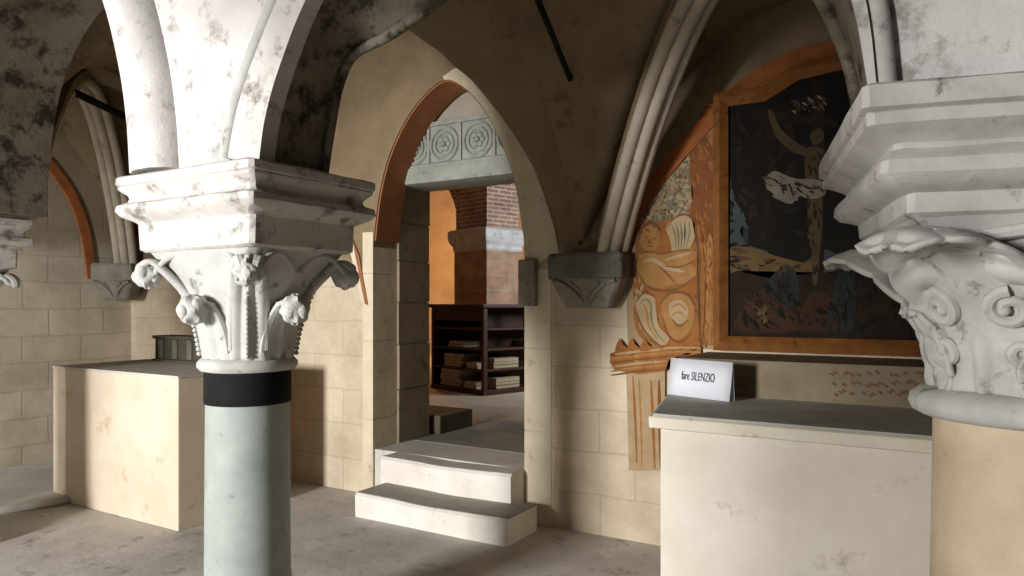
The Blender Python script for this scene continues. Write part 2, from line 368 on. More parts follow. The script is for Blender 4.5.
# voussoir face and rolls
def face_band(t,pts,d0,d1,y0,name,mat,d_end=None):
    a=offs(pts,d0); b=offs(pts,d1,d_end)
    m=MB()
    m.rings([[(p[0],y0+yoff(p[0]),p[1]),(q[0],y0+yoff(q[0]),q[1]),(q[0],y0+.07+yoff(q[0]),q[1]),(p[0],y0+.07+yoff(p[0]),p[1])] for p,q in zip(a,b)])
    return m.build(name,mat,t,smooth=True)
def roll(t,pts,d,y0,r,mat,name='roll_moulding',rng=None,d_end=None):
    a=offs(pts,d,d_end)
    if rng: a=a[rng[0]:rng[1]]
    m=MB(); m.tube([(x,y0+yoff(x),z) for x,z in a],r,n=12); return m.build(name,mat,t,smooth=True)
def stilt(pts): return pts
face_band(tR,ptsR,-.006,.15,1.755,'archivolt',M['white'],.012)
roll(tR,ptsR,.195,1.785,.026,M['white_clean'],d_end=.03)
roll(tR,bptsR,-.008,2.05,.020,M['mottled'],'rear_roll')
a=ptsL
roll(tL,ptsL,.13,1.815,.125,M['limewash'])
# arch continuing past the right column
ctrlQ=[(.70,1.98),(.74,2.3),(.95,2.7),(1.35,2.98),(1.75,3.05),(2.2,2.95),(2.6,2.6),(2.75,2.2),(2.78,1.98)]
tQ,ptsQ,_,_=arcade('arcade_arch','whitewashed arch beginning above the foreground column at the right edge',ctrlQ,.2,XR,1.98)
face_band(tQ,ptsQ,0.0,.15,1.755,'archivolt',M['white']); roll(tQ,ptsQ,.195,1.785,.028,M['white_clean'])
ctrlP=[(-6.9,1.98),(-6.85,2.4),(-6.6,2.8),(-6.2,3.0),(-5.9,3.0),(-5.6,2.85),(-5.42,2.5),(-5.38,1.98)]
tP,ptsP,_,_=arcade('arcade_arch','stone arch from the column at the left edge on to the left wall',ctrlP,XL,-4.97,1.98)

# ---------------------------------------------------------------- columns
def leaf(parent, ang, spine, wid, mat, bud=None, scallop=0, thick=.022, name='leaf', curl=.25, ribs=2, ell=(1,1)):
    """carved leaf: spine in (radius, z), width per control; sheet, raised ribs; optional bud at the tip"""
    sp_=crom([(r,0,z) for r,z in spine],6); wp=crom([(w,0,0) for w in wid],6)
    ca,sa=math.cos(ang),math.sin(ang); nv=14; G=[]
    for i,(p,w) in enumerate(zip(sp_,wp)):
        row=[]; t=i/(len(sp_)-1)
        for k in range(nv+1):
            s=-1+2*k/nv; ww=w.x
            if scallop: ww*=1+.22*abs(math.sin(scallop*PI*t))-.1
            r=p.x-abs(s)**2*ww*curl; u=s*ww
            groove=.006*math.cos(s*PI*3)
            r+=groove
            row.append((ell[0]*(r*ca)-u*sa, ell[1]*(r*sa)+u*ca, p.z-abs(s)**3*ww*.18))
        G.append(row)
    m=MB(); m.grid(G); lf=m.build(name,mat,parent,smooth=True,solid=thick)
    if ribs:
        m=MB()
        for s in ([-.85,.85] if ribs==2 else [-.8,0,.8]):
            pts=[]
            for p,w in zip(sp_[2:-1],wp[2:-1]):
                u=s*w.x; r=p.x-abs(s)**2*w.x*curl+.012
                pts.append((ell[0]*(r*ca)-u*sa, ell[1]*(r*sa)+u*ca, p.z+.002))
            m.tube(pts,[.013-.006*i/len(pts) for i in range(len(pts))],n=8)
        m.build('leaf_rib',mat,lf,smooth=True)
    if bud:
        r,z,s=bud
        cx,cy=ell[0]*r*ca,ell[1]*r*sa
        m=MB(); m.ball((cx,cy,z),s,1,1,1.05,lump=.16,seg=18,freq=5)
        for q in range(5):
            aa=2*PI*q/5+ang
            m.ball((cx+s*.75*math.cos(aa),cy+s*.75*math.sin(aa),z-s*.15+s*.35*(q%2)),s*.42,1,1,1.3,lump=.1,seg=10)
        m.build('bud',mat,lf,smooth=True)
    return lf
def moulded_top(parent,prof,mat,name,jit,cor=.015):
    m=MB(); m.sqloft(prof,cor=cor,jit=jit); return m.build(name,mat,parent,smooth=True,bev=.004)

col=thing('column','slender grey marble column with black iron band and bud-leaf capital','column',(-2.495,2.03,0))
cx,cy=0,0
def at(o): return Matrix.Translation(o.location)
# parts are modelled about the world origin, so set the root there while building
loc=Vector(col.location); col.location=(0,0,0)
m=MB(); m.box(-.225,.225,-.225,.225,0,.10,.01); m.lathe([(.215,.10),(.225,.13),(.215,.17),(.19,.19),(.188,.22),(.20,.245),(.195,.28),(.172,.30)]); m.build('base',M['white_clean'],col,smooth=True)
m=MB(); m.lathe([(.174,.30),(.174,.33),(.170,.36),(.166,1.0),(.164,1.20)],64); m.build('shaft',M['shaft_grey'],col,smooth=True)
m=MB(); m.lathe([(.16,1.062),(.170,1.062),(.172,1.07),(.172,1.185),(.170,1.192),(.16,1.192)],64); m.build('iron_band',M['iron'],col,smooth=True)
m=MB(); m.lathe([(.15,1.192),(.184,1.196),(.198,1.212),(.198,1.228),(.184,1.244),(.16,1.25)],64); m.build('collar',M['white_clean'],col,smooth=True)
# bell of the capital: round below, square above
m=MB(); rg=[]
for q in range(13):
    t=q/12; z=1.235+t*.45; n=64; k=t**2.2; r=[]
    for i in range(n):
        a_=2*PI*i/n; cr=.156+.05*t
        e=1/max(abs(math.cos(a_))/.335,abs(math.sin(a_))/.255)
        d=cr*(1-k)+e*k*.97
        r.append((d*math.cos(a_),d*math.sin(a_),z))
    rg.append(r)
m.rings(rg); cap=m.build('capital',M['white_clean'],col,smooth=True)
capl=[]
for k in range(4):
    ang=PI/4+k*PI/2
    leaf(cap,ang,[(.165,1.245),(.185,1.36),(.235,1.49),(.315,1.585),(.385,1.635),(.425,1.61),(.425,1.57)],[.075,.075,.07,.062,.05,.035,.02],M['white_clean'],bud=(.40,1.585,.052),ell=(1.08,.87),thick=.03)
for k in range(4):
    ang=k*PI/2
    leaf(cap,ang,[(.165,1.245),(.18,1.33),(.205,1.41),(.245,1.465),(.28,1.465),(.285,1.44)],[.085,.085,.075,.06,.045,.03],M['white_clean'],bud=(.275,1.445,.055),ell=(1.0,.93),thick=.028)
# beaded strips under each corner bud, arched stems under the abacus
for k in range(4):
    ang=PI/4+k*PI/2; ca,sa=math.cos(ang),math.sin(ang); m=MB()
    for q in range(15):
        t=q/14; r=.196+.028*t+.05*t*t; z=1.262+.27*t
        m.ball((1.06*r*ca,.90*r*sa,z),.0105,seg=8)
    m.build('bead_strip',M['white_clean'],cap,smooth=True)
for sx,sy,hx,hy in ((0,-1,.335,.262),(1,0,.262,.345),(0,1,.335,.262),(-1,0,.262,.345)):
    for s in (-1,1):
        m=MB(); pts=[]
        for q in range(17):
            t=q/16; u=(.02+.27*t)*s; z=1.585+.075*math.sin(PI*min(1,t*1.15))**.7; d=(hy if sx else hy)*.97-.05*(1-t)
            pts.append((u,sy*d,z) if sy else (sx*d,u*.85,z))
        m.tube(pts,.012,8); m.build('curved_stem',M['white_clean'],cap,smooth=True)
aprof=[(.33,.25,1.675),(.345,.265,1.685),(.35,.268,1.79),(.362,.28,1.80),(.40,.315,1.818),(.418,.33,1.838),(.41,.325,1.862),(.385,.295,1.876),(.378,.288,1.89),(.385,.295,1.905),(.408,.318,1.925),(.412,.322,1.935),(.408,.318,1.938),(.415,.326,1.944),(.415,.326,1.972),(.405,.316,1.98)]
moulded_top(col,aprof,M['white'],'abacus',.0022)
col.location=loc
col2=dup(col,(-5.22,2.0,0),0,'column at the left edge of which only abacus corner and a bud show')
# two more columns of the next row, near the window
# ---- thick beige column at right
rc=thing('column','thick beige stone column with white acanthus capital at the right edge','column',(.21,2.49,0),math.radians(13.4))
loc=Vector(rc.location); rc.location=(0,0,0)
m=MB(); m.box(-.42,.42,-.42,.42,0,.12,.012); m.lathe([(.40,.12),(.42,.17),(.39,.22),(.33,.24),(.33,.28),(.36,.31),(.34,.35),(.29,.37)]); m.build('base',M['shaft_beige'],rc,smooth=True)
m=MB(); m.lathe([(.272,.37),(.267,.45),(.258,1.0),(.256,1.18)],72); m.build('shaft',M['shaft_beige'],rc,smooth=True)
m=MB(); m.lathe([(.25,1.15),(.29,1.152),(.312,1.165),(.320,1.185),(.315,1.207),(.292,1.225),(.26,1.235)],72); m.build('collar',M['white_clean'],rc,smooth=True)
m=MB(); rg=[]
for q in range(13):
    t=q/12; z=1.22+t*.47; n=64; k=t**2.6; r=[]
    for i in range(n):
        a_=2*PI*i/n; cr=.243+.06*t
        e=.405/max(abs(math.cos(a_)),abs(math.sin(a_)))
        d=cr*(1-k)+e*k*.97
        r.append((d*math.cos(a_),d*math.sin(a_),z))
    rg.append(r)
m.rings(rg); cap=m.build('capital',M['white_clean'],rc,smooth=True)
def acanthus(parent,ang,spine,wid,lobes,hole_rows,thick=.03):
    """broad leaf with rounded lobes along the edge and drilled slots between them"""
    nu,nv=96,40; sp_=crom([(r,0,z) for r,z in spine],16); wp=crom([(w,0,0) for w in wid],16)
    ca,sa=math.cos(ang),math.sin(ang); m=MB(); V=[]
    mtot=len(sp_)-1
    for i in range(nu+1):
        f=i/nu*mtot; i0=min(mtot-1,int(f)); g=f-i0
        p=sp_[i0].lerp(sp_[i0+1],g); fw=i/nu*(len(wp)-1); j0=min(len(wp)-2,int(fw)); w=wp[j0].lerp(wp[j0+1],fw-j0).x
        t=i/nu; lob=abs(math.sin(lobes*PI*t))**.5; w*=.92+.11*lob; row=[]
        for k in range(nv+1):
            q=-1+2*k/nv; aq=abs(q)
            curl=.016*lob*max(0,(aq-.62)/.38)**1.5
            vein=.018*math.exp(-(q/.11)**2)
            hole=.024*math.exp(-((aq-.66)/.13)**2)*max(0,1-lob/.75)*(1 if .1<t<.92 else 0)
            ray=.009*math.sin(lobes*PI*t*2)*math.sin(PI*aq)
            u=q*w; r0=max(p.x,.27)
            wrap=(r0-math.sqrt(max(0,r0*r0-u*u)))*(1-.45*t); r=p.x-wrap+curl+vein-hole+ray
            row.append(m.bm.verts.new((r*ca-u*sa,r*sa+u*ca,p.z-aq**2.5*w*.30+curl*.4+hole*.3)))
        V.append(row)
    for i in range(nu):
        for k in range(nv): m.bm.faces.new((V[i][k],V[i][k+1],V[i+1][k+1],V[i+1][k]))
    return m.build('acanthus_leaf',M['white_clean'],parent,smooth=True,solid=.016)
for k in range(4):
    acanthus(cap,PI/4+k*PI/2,[(.250,1.235),(.256,1.33),(.275,1.43),(.325,1.53),(.41,1.605),(.51,1.645),(.60,1.64),(.65,1.60)],[.11,.165,.19,.20,.19,.16,.115,.05],7,None)
for k in range(4):
    ang=k*PI/2
    acanthus(cap,ang,[(.250,1.235),(.258,1.30),(.270,1.37),(.29,1.43),(.315,1.455),(.325,1.435)],[.10,.125,.12,.10,.075,.03],5,None,.022)
    # scrolling tendrils wrapped round the bell on each face
    def on_bell(u,z,lift):
        ph=ang+u/.27; t=max(0,min(1,(z-1.22)/.47)); cr=.243+.06*t; k_=t**2.6
        e=.405/max(abs(math.cos(ph)),abs(math.sin(ph))); d=cr*(1-k_)+e*k_*.97+lift
        return (d*math.cos(ph),d*math.sin(ph),z)
    for s in (-1,1):
        m=MB()
        for u0,z0,R_,turn in ((.085,1.565,.055,1),(.135,1.455,.045,-1),(.115,1.345,.042,1)):
            pts=[]
            for q in range(27):
                t=q/26; th=t*PI*2.6*turn+PI/2; rr=R_*(1-.75*t)
                pts.append(on_bell(s*(u0+rr*math.cos(th)),z0+rr*math.sin(th),.006+.010*t))
            m.tube(pts,[.018-.006*i/27 for i in range(27)],8)
            m.ball(pts[-1],.016,seg=10)
        m.build('scroll',M['white_clean'],cap,smooth=True)
        m=MB(); pts=[]
        for q in range(13):
            t=q/12; pts.append(on_bell(s*(.02+.24*t),1.60+.05*math.sin(PI*.5*(1-t)),.012))
        m.tube(pts,.017,8); m.build('curved_stem',M['white_clean'],cap,smooth=True)
aprof=[(.385,.385,1.68),(.40,.40,1.69),(.405,.405,1.735),(.43,.43,1.745),(.455,.455,1.755),(.475,.475,1.775),(.472,.472,1.805),(.45,.45,1.828),(.435,.435,1.838),(.44,.44,1.85),(.48,.48,1.872),(.505,.505,1.885),(.508,.508,1.912),(.50,.50,1.916),(.518,.518,1.922),(.520,.520,1.972),(.508,.508,1.98)]
moulded_top(rc,aprof,M['white_clean'],'abacus',.002)
rc.location=loc

# ---------------------------------------------------------------- ribs and corbels on the walls
def rib(label,p0,p1,z0,amp,e,corb):
    t=thing('vault_rib',label,'rib',(p0[0],p0[1],z0))
    P0=Vector(p0+(0,)); P1=Vector(p1+(0,)); d=(P1-P0).normalized(); nrm=Vector((-d.y,d.x,0))
    base=[]
    for q in range(41):
        u=q/40*.97+.004; p=P0.lerp(P1,u); base.append(Vector((p.x,p.y,z0+amp*sp(u,e)-.03)))
    for s,r,dz in ((-.066,.037,0.0),(0,.039,-.028),(.066,.037,0.0)):
        m=MB(); m.tube([b+nrm*s+Vector((0,0,dz)) for b in base],r,n=12); m.build('roll_moulding',M['rib'],t,smooth=True)
    m=MB(); m.rings([[b+nrm*.10+Vector((0,0,.09)),b-nrm*.10+Vector((0,0,.09)),b-nrm*.10,b+nrm*.10] for b in base]); m.build('rib_backing',M['vault'],t)
    return t
rib('pale triple-roll rib rising from the corbel between doorway and painted altar',(-1.79,4.17),(.28,2.4),1.78,1.34,.9,None)
rib('pale triple-roll rib in the far left corner above the left altar',(-6.82,4.12),(-5.0,2.3),1.84,1.40,.8,None)
def corbel(label,x,y,z,w,d,rz,mat1,mat2):
    t=thing('wall_corbel',label,'corbel',(x,y,z-.32),rz)
    keep=Vector(t.location); kr=rz; t.location=(0,0,0); t.rotation_euler=(0,0,0)
    m=MB(); m.sqloft([(w/2-.01,d/2-.005,.16),(w/2,d/2,.165),(w/2,d/2,.30),(w/2-.01,d/2-.01,.32)],cor=.008,jit=.003); m.build('impost_block',mat1,t,bev=.004)
    m=MB(); m.sqloft([(w*.30,d*.25,-.02),(w*.33,d*.30,.0),(w*.38,d*.36,.05),(w*.44,d*.43,.11),(w*.47,d*.46,.16)],cor=.02,jit=.003); c=m.build('carved_capital',mat2,t,smooth=True)
    m=MB()
    for s in (-1,1):
        m.tube([(s*.02,-d*.30,.01),(s*w*.12,-d*.40,.07),(s*w*.28,-d*.46,.13),(s*w*.42,-d*.49,.15)],.014,8)
        m.tube([(s*.02,-d*.32,.05),(s*w*.10,-d*.41,.10),(s*w*.2,-d*.47,.14)],.011,8)
    m.build('carved_leaf',mat2,c,smooth=True)
    t.location=keep; t.rotation_euler=(0,0,kr)
    return t
corbel('dark grey carved corbel under the rib between doorway and painted altar',-1.93,4.17,1.78,.50,.22,0,M['corbel'],M['corbel_pale'])
corbel('worn grey corbel in the far left corner above the left altar',-6.80,4.05,1.84,.36,.44,math.radians(40),M['corbel_pale'],M['corbel_pale'])
corbel('corbel on the door wall hidden behind the black-banded column',-5.05,4.15,1.78,.40,.3,0,M['corbel'],M['corbel_pale'])

# ---------------------------------------------------------------- doorway
t=thing('doorway_arch','pale stone doorway arch with red ochre underside around the open passage','doorway',(-3.12,W,0))
inn=offs(apts,.0)
def arch_strip(y0,y1,d0,d1,pts,name,mat):
    a=offs(pts,d0); b=offs(pts,d1); m=MB()
    m.rings([[(p[0],y0,p[1]),(q[0],y0,q[1]),(q[0],y1,q[1]),(p[0],y1,p[1])] for p,q in zip(a,b)])
    return m.build(name,mat,t,smooth=True)
# apts runs from right spring over the top to left spring
arch_strip(4.262,4.53,-.006,.012,apts[4:-4],'intrados',M['terra'])
m=MB(); bx=[(DX1-.004,0),(DX1-.004,1.70)]
# archivolt stones on the wall face: right half pale and wide, its outer edge follows the vault
ro=[(-2.19,1.80),(-2.24,2.0),(-2.33,2.25),(-2.52,2.68),(-2.78,3.02),(-2.98,3.14),(-3.13,3.10)]
ro=[(p.x,p.y) for p in crom([(a,b,0) for a,b in ro],8)]
ri=[(x,z) for x,z in apts[:len(apts)//2+1]]
k=len(ro); ri2=[ri[min(len(ri)-1,int(i*(len(ri)-1)/(k-1)))] for i in range(k)]
m=MB(); m.rings([[(p[0],W-.006,p[1]),(q[0],W-.006,q[1]),(q[0],W+.02,q[1]),(p[0],W+.02,p[1])] for p,q in zip(ri2,ro)]); m.build('archivolt',M['jamb'],t)
m=MB()
zz=0.0
for h in (.62,.55,.53):
    m.box(DX1-.004,DX1+.20,W-.006,4.5,zz,zz+h-.004,.004); zz+=h
m.build('jamb',M['jamb'],t)
m=MB(); zz=0.0
for h in (.58,.60,.52,.32):
    m.box(DX0-.10,DX0+.006,W-.006,4.54,zz,zz+h-.004,.004); zz+=h
m.build('jamb',M['jamb'],t)
# grey capital on the right jamb
m=MB(); m.box(DX1-.03,DX1+.10,W-.05,4.40,1.45,1.76,.012); m.build('jamb_capital',M['corbel_pale'],t)
# dark masonry of the square doorway behind, left
m=MB(); zz=0.0
for h in (.78,.36,.34,.33,.31,.30):
    m.box(-3.95,-3.775+random.uniform(-.006,.006),4.53,4.93,zz,zz+h-.006,.006); zz+=h
m.build('inner_jamb',M['gradine'],t)
m=MB(); m.box(-4.0,-2.3,4.60,4.70,2.8,3.2); m.build('tympanum',M['vault_pale'],t)
# carved lintel
lt=thing('carved_lintel','grey stone lintel carved with a row of roundels over the doorway','lintel',(-3.12,4.53,2.4))
m=MB(); m.box(-3.98,-2.28,4.535,4.9,2.53,2.86,.006); m.build('frieze',M['lintel'],lt)
m=MB(); m.box(-3.98,-2.28,4.50,4.9,2.40,2.53,.02); m.tube([(-3.98,4.53,2.535),(-2.28,4.53,2.535)],.02); m.build('lower_moulding',M['lintel'],lt,smooth=True)
m=MB(); m.box(-3.98,-2.28,4.515,4.9,2.835,2.87,.006); m.build('upper_fillet',M['lintel'],lt)
for x in (-3.62,-3.33,-3.02,-2.72):
    m=MB()
    for R,r in ((.125,.014),(.085,.012)):
        m.tube([(x+R*math.cos(2*PI*q/28),4.53,2.69+R*math.sin(2*PI*q/28)) for q in range(29)],r,8,cap=False)
    for q in range(6):
        a_=2*PI*q/6; m.ball((x+.04*math.cos(a_),4.528,2.69+.04*math.sin(a_)),.024,1,.6,1,seg=8)
    m.ball((x,4.525,2.69),.018,seg=8)
    m.build('roundel',M['lintel'],lt,smooth=True)
for x in (-3.475,-3.175,-2.87):
    m=MB(); m.box(x-.012,x+.012,4.518,4.56,2.54,2.84,.004); m.build('dividing_strip',M['lintel'],lt)
# steps
def worn_slab(x0,x1,y0,y1,z0,z1,mat,top,name,label,sag=.02,skew=0.0):
    t=thing(name,label,'step',((x0+x1)/2,(y0+y1)/2,z0)); nx=24
    rg=[]; TG=[]
    for i in range(nx+1):
        u=i/nx; x=x0+(x1-x0)*u; s=sag*math.sin(PI*u)**2+.0012*math.sin(17*u); yy=y0+skew*u+.003*math.sin(7*u)
        rg.append([(x,y1,z0),(x,yy,z0),(x,yy-.004,z1-.02-s),(x,yy+.012,z1-.004-s),(x,y1,z1-.004-s)])
        TG.append([(x,yy+.014,z1-s*1.0),(x,y1,z1-s*1.0)])
    m=MB(); m.rings(rg); m.build('riser',mat,t)
    m=MB(); m.rings([[a,b,(b[0],b[1],b[2]-.006),(a[0],a[1],a[2]-.006)] for a,b in TG]); m.build('tread',top,t)
    return t
worn_slab(-3.51,-2.29,3.75,4.12,0,.168,M['step'],M['step_worn'],'stone_step','low worn white stone step on the floor before the doorway',.012)
worn_slab(-3.56,-2.455,4.07,4.255,0,.352,M['step'],M['platform'],'stone_step','upper white stone step set against the doorway threshold',.012)
m=MB(); m.box(-3.79,-2.455,4.26,4.70,0,.350,.008); tag(m.build('threshold_slab',M['platform']),'pale grey threshold slab between the doorway jambs, above both steps','threshold')
m=MB(); m.box(-3.77,-2.44,4.70,5.9,.2,.353,.006); tag(m.build('paving_slab',M['slate']),'dark slate paving slab just beyond the doorway threshold','paving')
m=MB(); m.box(-4.35,-3.72,5.0,5.5,FZ,FZ+.16,.015); tag(m.build('stone_block',M['dark_stone']),'rough stone block lying left in the passage beyond the doorway','block')
# plaster remnant beside the doorway (white strip with ochre edge)
def wall_poly(m,pxs,Y,th,n=0,closed=True):
    pts=[on_y(a,b,Y) for a,b in pxs]; Y-=.008
    if n: pts=[(p.x,p.y) for p in crom([(a,b,0) for a,b in pts],n,True)]
    m.prism(pts,'y',Y-th,Y+.001)
pr=thing('plaster_remnant','thin white and ochre plaster remnant left of the doorway jamb','plaster',(-3.95,W,1.5))
m=MB(); wall_poly(m,[(347,232),(353,238),(366,304),(362,300)],W,.006); m.build('white_strip',M['jamb'],pr)
m=MB(); wall_poly(m,[(353,238),(360,255),(369,305),(366,304)],W,.006); m.build('ochre_strip',M['terra'],pr)

# ---------------------------------------------------------------- altars
al=thing('altar','plain cream plastered block altar in the far left bay','altar',(-5.0,3.3,0))
m=MB(); m.box(-5.77,-4.26,2.92,3.82,0,.985,.006); m.build('body',M['altar'],al)
m=MB(); m.box(-5.775,-4.255,2.915,3.825,.985,1.0,.004); m.build('top',M['slab'],al)
sb=thing('stone_block','small dark stone block standing at the back of the left altar','block',(-5.0,3.66,1.0))
m=MB()
x0,z0=on_y(154,352,3.62); x1,_=on_y(212,352,3.62)
m.box(x0,x1,3.60,3.80,1.0,1.015,.004); m.box(x0,x1,3.63,3.80,1.015,1.18,.004); m.box(x0-.01,x1+.01,3.61,3.80,1.18,1.205,.004); m.build('body',M['dark_stone'],sb)
for q in range(4):
    xx=x0+(x1-x0)*(q+.5)/4; m=MB(); m.box(xx-.03,xx+.03,3.615,3.64,1.02,1.175,.005); m.build('carved_post',M['corbel'],sb)
ra=thing('altar','ivory plastered altar with thick stone slab below the painting','altar',(-.3,3.3,0))
m=MB(); m.box(-1.06,.95,2.99,3.72,0,.935,.006); m.build('body',M['altar_r'],ra)
def ring_slab(z,dx=0.0,dy=0.0): return [(-1.095-dx,2.965-dy,z),(.95,2.965-dy,z),(.95,3.72,z),(-1.275-dx,3.72,z)]
m=MB(); m.rings([ring_slab(.94),ring_slab(.942,.004,.004),ring_slab(.985,.006,.006),ring_slab(.99,.0,.0)]); m.build('slab',M['slab_edge'],ra)
m=MB(); m.rings([ring_slab(.989,-.004,-.004),ring_slab(1.0,-.012,-.012)]); m.build('slab_top',M['slab'],ra)
gr=thing('altar_shelf','brown plastered shelf rising behind the slab of the right altar','shelf',(-.2,3.9,1.0))
m=MB(); m.box(-1.22,.95,3.72,W-.004,.0,1.185,.006); m.build('body',M['gradine'],gr)
m=MB()
for px in range(835,935,9):
    for py in (374,384,393):
        x,z=on_y(px+random.uniform(-3,3),py+random.uniform(-2,2),3.72); m.ball((x,3.722,z),.022,1.2,.12,.8,lump=.2,seg=8)
m.build('painted_ornament',paint('ornament_brown',(.24,.13,.07),(.2,.1,.05)),gr,smooth=True)
# sign
sg=thing('paper_sign','folded white paper sign asking for silence on the right altar','sign',(-1.06,3.45,1.0))
A=Vector((-1.165,3.555,1.003)); 
x,z=on_y(671,393,3.655)
P0=Vector((x,3.655,1.002)); x,z=on_y(733,401,3.52); P1=Vector((x,3.52,1.002))
d=(P1-P0); wdt=d.length; d.normalize(); nrm=Vector((d.y,-d.x,0)); hgt=.185
if nrm.y>0: nrm=-nrm
lean=Vector((-nrm.x*.05,-nrm.y*.05,0))
m=MB(); G=[]
for k in range(7):
    u=k/6; b=P0+d*wdt*u+nrm*(.006*math.sin(PI*u)); G.append([b+nrm*.03, b+nrm*.012+Vector((0,0,hgt*.5)), b+Vector((0,0,hgt))])
m.grid([[G[k][j] for k in range(7)] for j in range(3)])
pf=m.build('front_leaf',M['paper'],sg,smooth=True,solid=.0015)
m=MB(); m.grid([[P0+d*wdt*u-nrm*.014*(1-j)+Vector((0,0,hgt*j)) for u in (0,.5,1)] for j in (0,.5,1)]); m.build('rear_leaf',M['paper'],sg,solid=.0015)
def text_obj(body,size,parent,origin,dx,up,mat,sx=1.0):
    cu=bpy.data.curves.new('lettering','FONT'); cu.body=body; cu.size=size; cu.extrude=.0004
    tmp=bpy.data.objects.new('tmp',cu); COL.objects.link(tmp)
    dg=bpy.context.evaluated_depsgraph_get(); dg.update()
    me=bpy.data.meshes.new_from_object(tmp.evaluated_get(dg)); bpy.data.objects.remove(tmp)
    ax=[v.co.x for v in me.vertices]; wtot=max(ax)-min(ax)
    nn=dx.cross(up)
    off=Vector(parent.location)
    for v in me.vertices: v.co=origin+dx*(v.co.x*sx)+up*v.co.y+nn*v.co.z-off
    me.materials.clear(); me.materials.append(mat)
    o=bpy.data.objects.new('lettering',me); COL.objects.link(o); o.parent=parent; return o,wtot*sx
up=(Vector((0,0,hgt))-nrm*.024).normalized()
text_obj('fare SILENZIO',.060,sg,P0+d*wdt*.22+nrm*.022+Vector((0,0,hgt*.45)),d,up,M['ink'],.56)

# low platform left
m=MB(); pts=[on_y(0,0,1)]
m.prism([(-6.95,.6),(-5.75,1.9),(-5.52,2.98),(-5.7,3.0),(-5.7,4.25),(-6.95,4.25)],'z',.0,.055)
tag(m.build('stone_platform',M['platform'],bev=.02),'low smooth stone platform at the foot of the left wall','platform')

# ---------------------------------------------------------------- painted bands on the walls
def xarch(ptsyz,X,wd,name,label,mat):
    pts=[(p.x,p.y) for p in crom([(a,b,0) for a,b in ptsyz],6)]
    a=offs(pts,-wd/2); b=offs(pts,wd/2); m=MB()
    m.rings([[(X-.01,p[0],p[1]),(X-.01,q[0],q[1]),(X+.022,q[0],q[1]),(X+.022,p[0],p[1])] for p,q in zip(a,b)])
    return tag(m.build(name,mat),label,'painted band')
xarch([(3.86,1.70),(3.84,1.86),(3.80,2.1),(3.72,2.36),(3.58,2.60),(3.38,2.80),(3.12,2.93),(2.8,2.97),(2.48,2.92),(2.2,2.75),(2.0,2.45),(1.93,2.0),(1.92,1.7)],XL,.085,'painted_arch_band','ochre painted arch band on the left wall',M['ochre_band'])

# ---------------------------------------------------------------- fresco around the painting
P={}
P['ground']=stone('fresco_ground', (.42,.31,.19), (.35,.24,.135), (.27,.155,.075), scale=5, dark_amt=.3, dark_scale=8, bump=.08)
P['orange']=paint('fresco_orange',(.33,.135,.038),(.25,.095,.028))
P['rust']=paint('fresco_rust',(.23,.08,.028),(.17,.058,.022))
P['ochre']=paint('fresco_ochre',(.38,.20,.07),(.31,.15,.05))
P['pale']=paint('fresco_pale',(.43,.32,.185),(.36,.25,.14))
P['green']=paint('fresco_grey_green',(.22,.205,.13),(.17,.155,.10))
P['brown']=paint('fresco_brown',(.19,.095,.04),(.13,.065,.03))
FY=W-.004
fr=thing('wall_fresco','ochre fresco of angels, foliage and painted pilaster beside the altar painting','fresco',(-1.2,W,1.3))
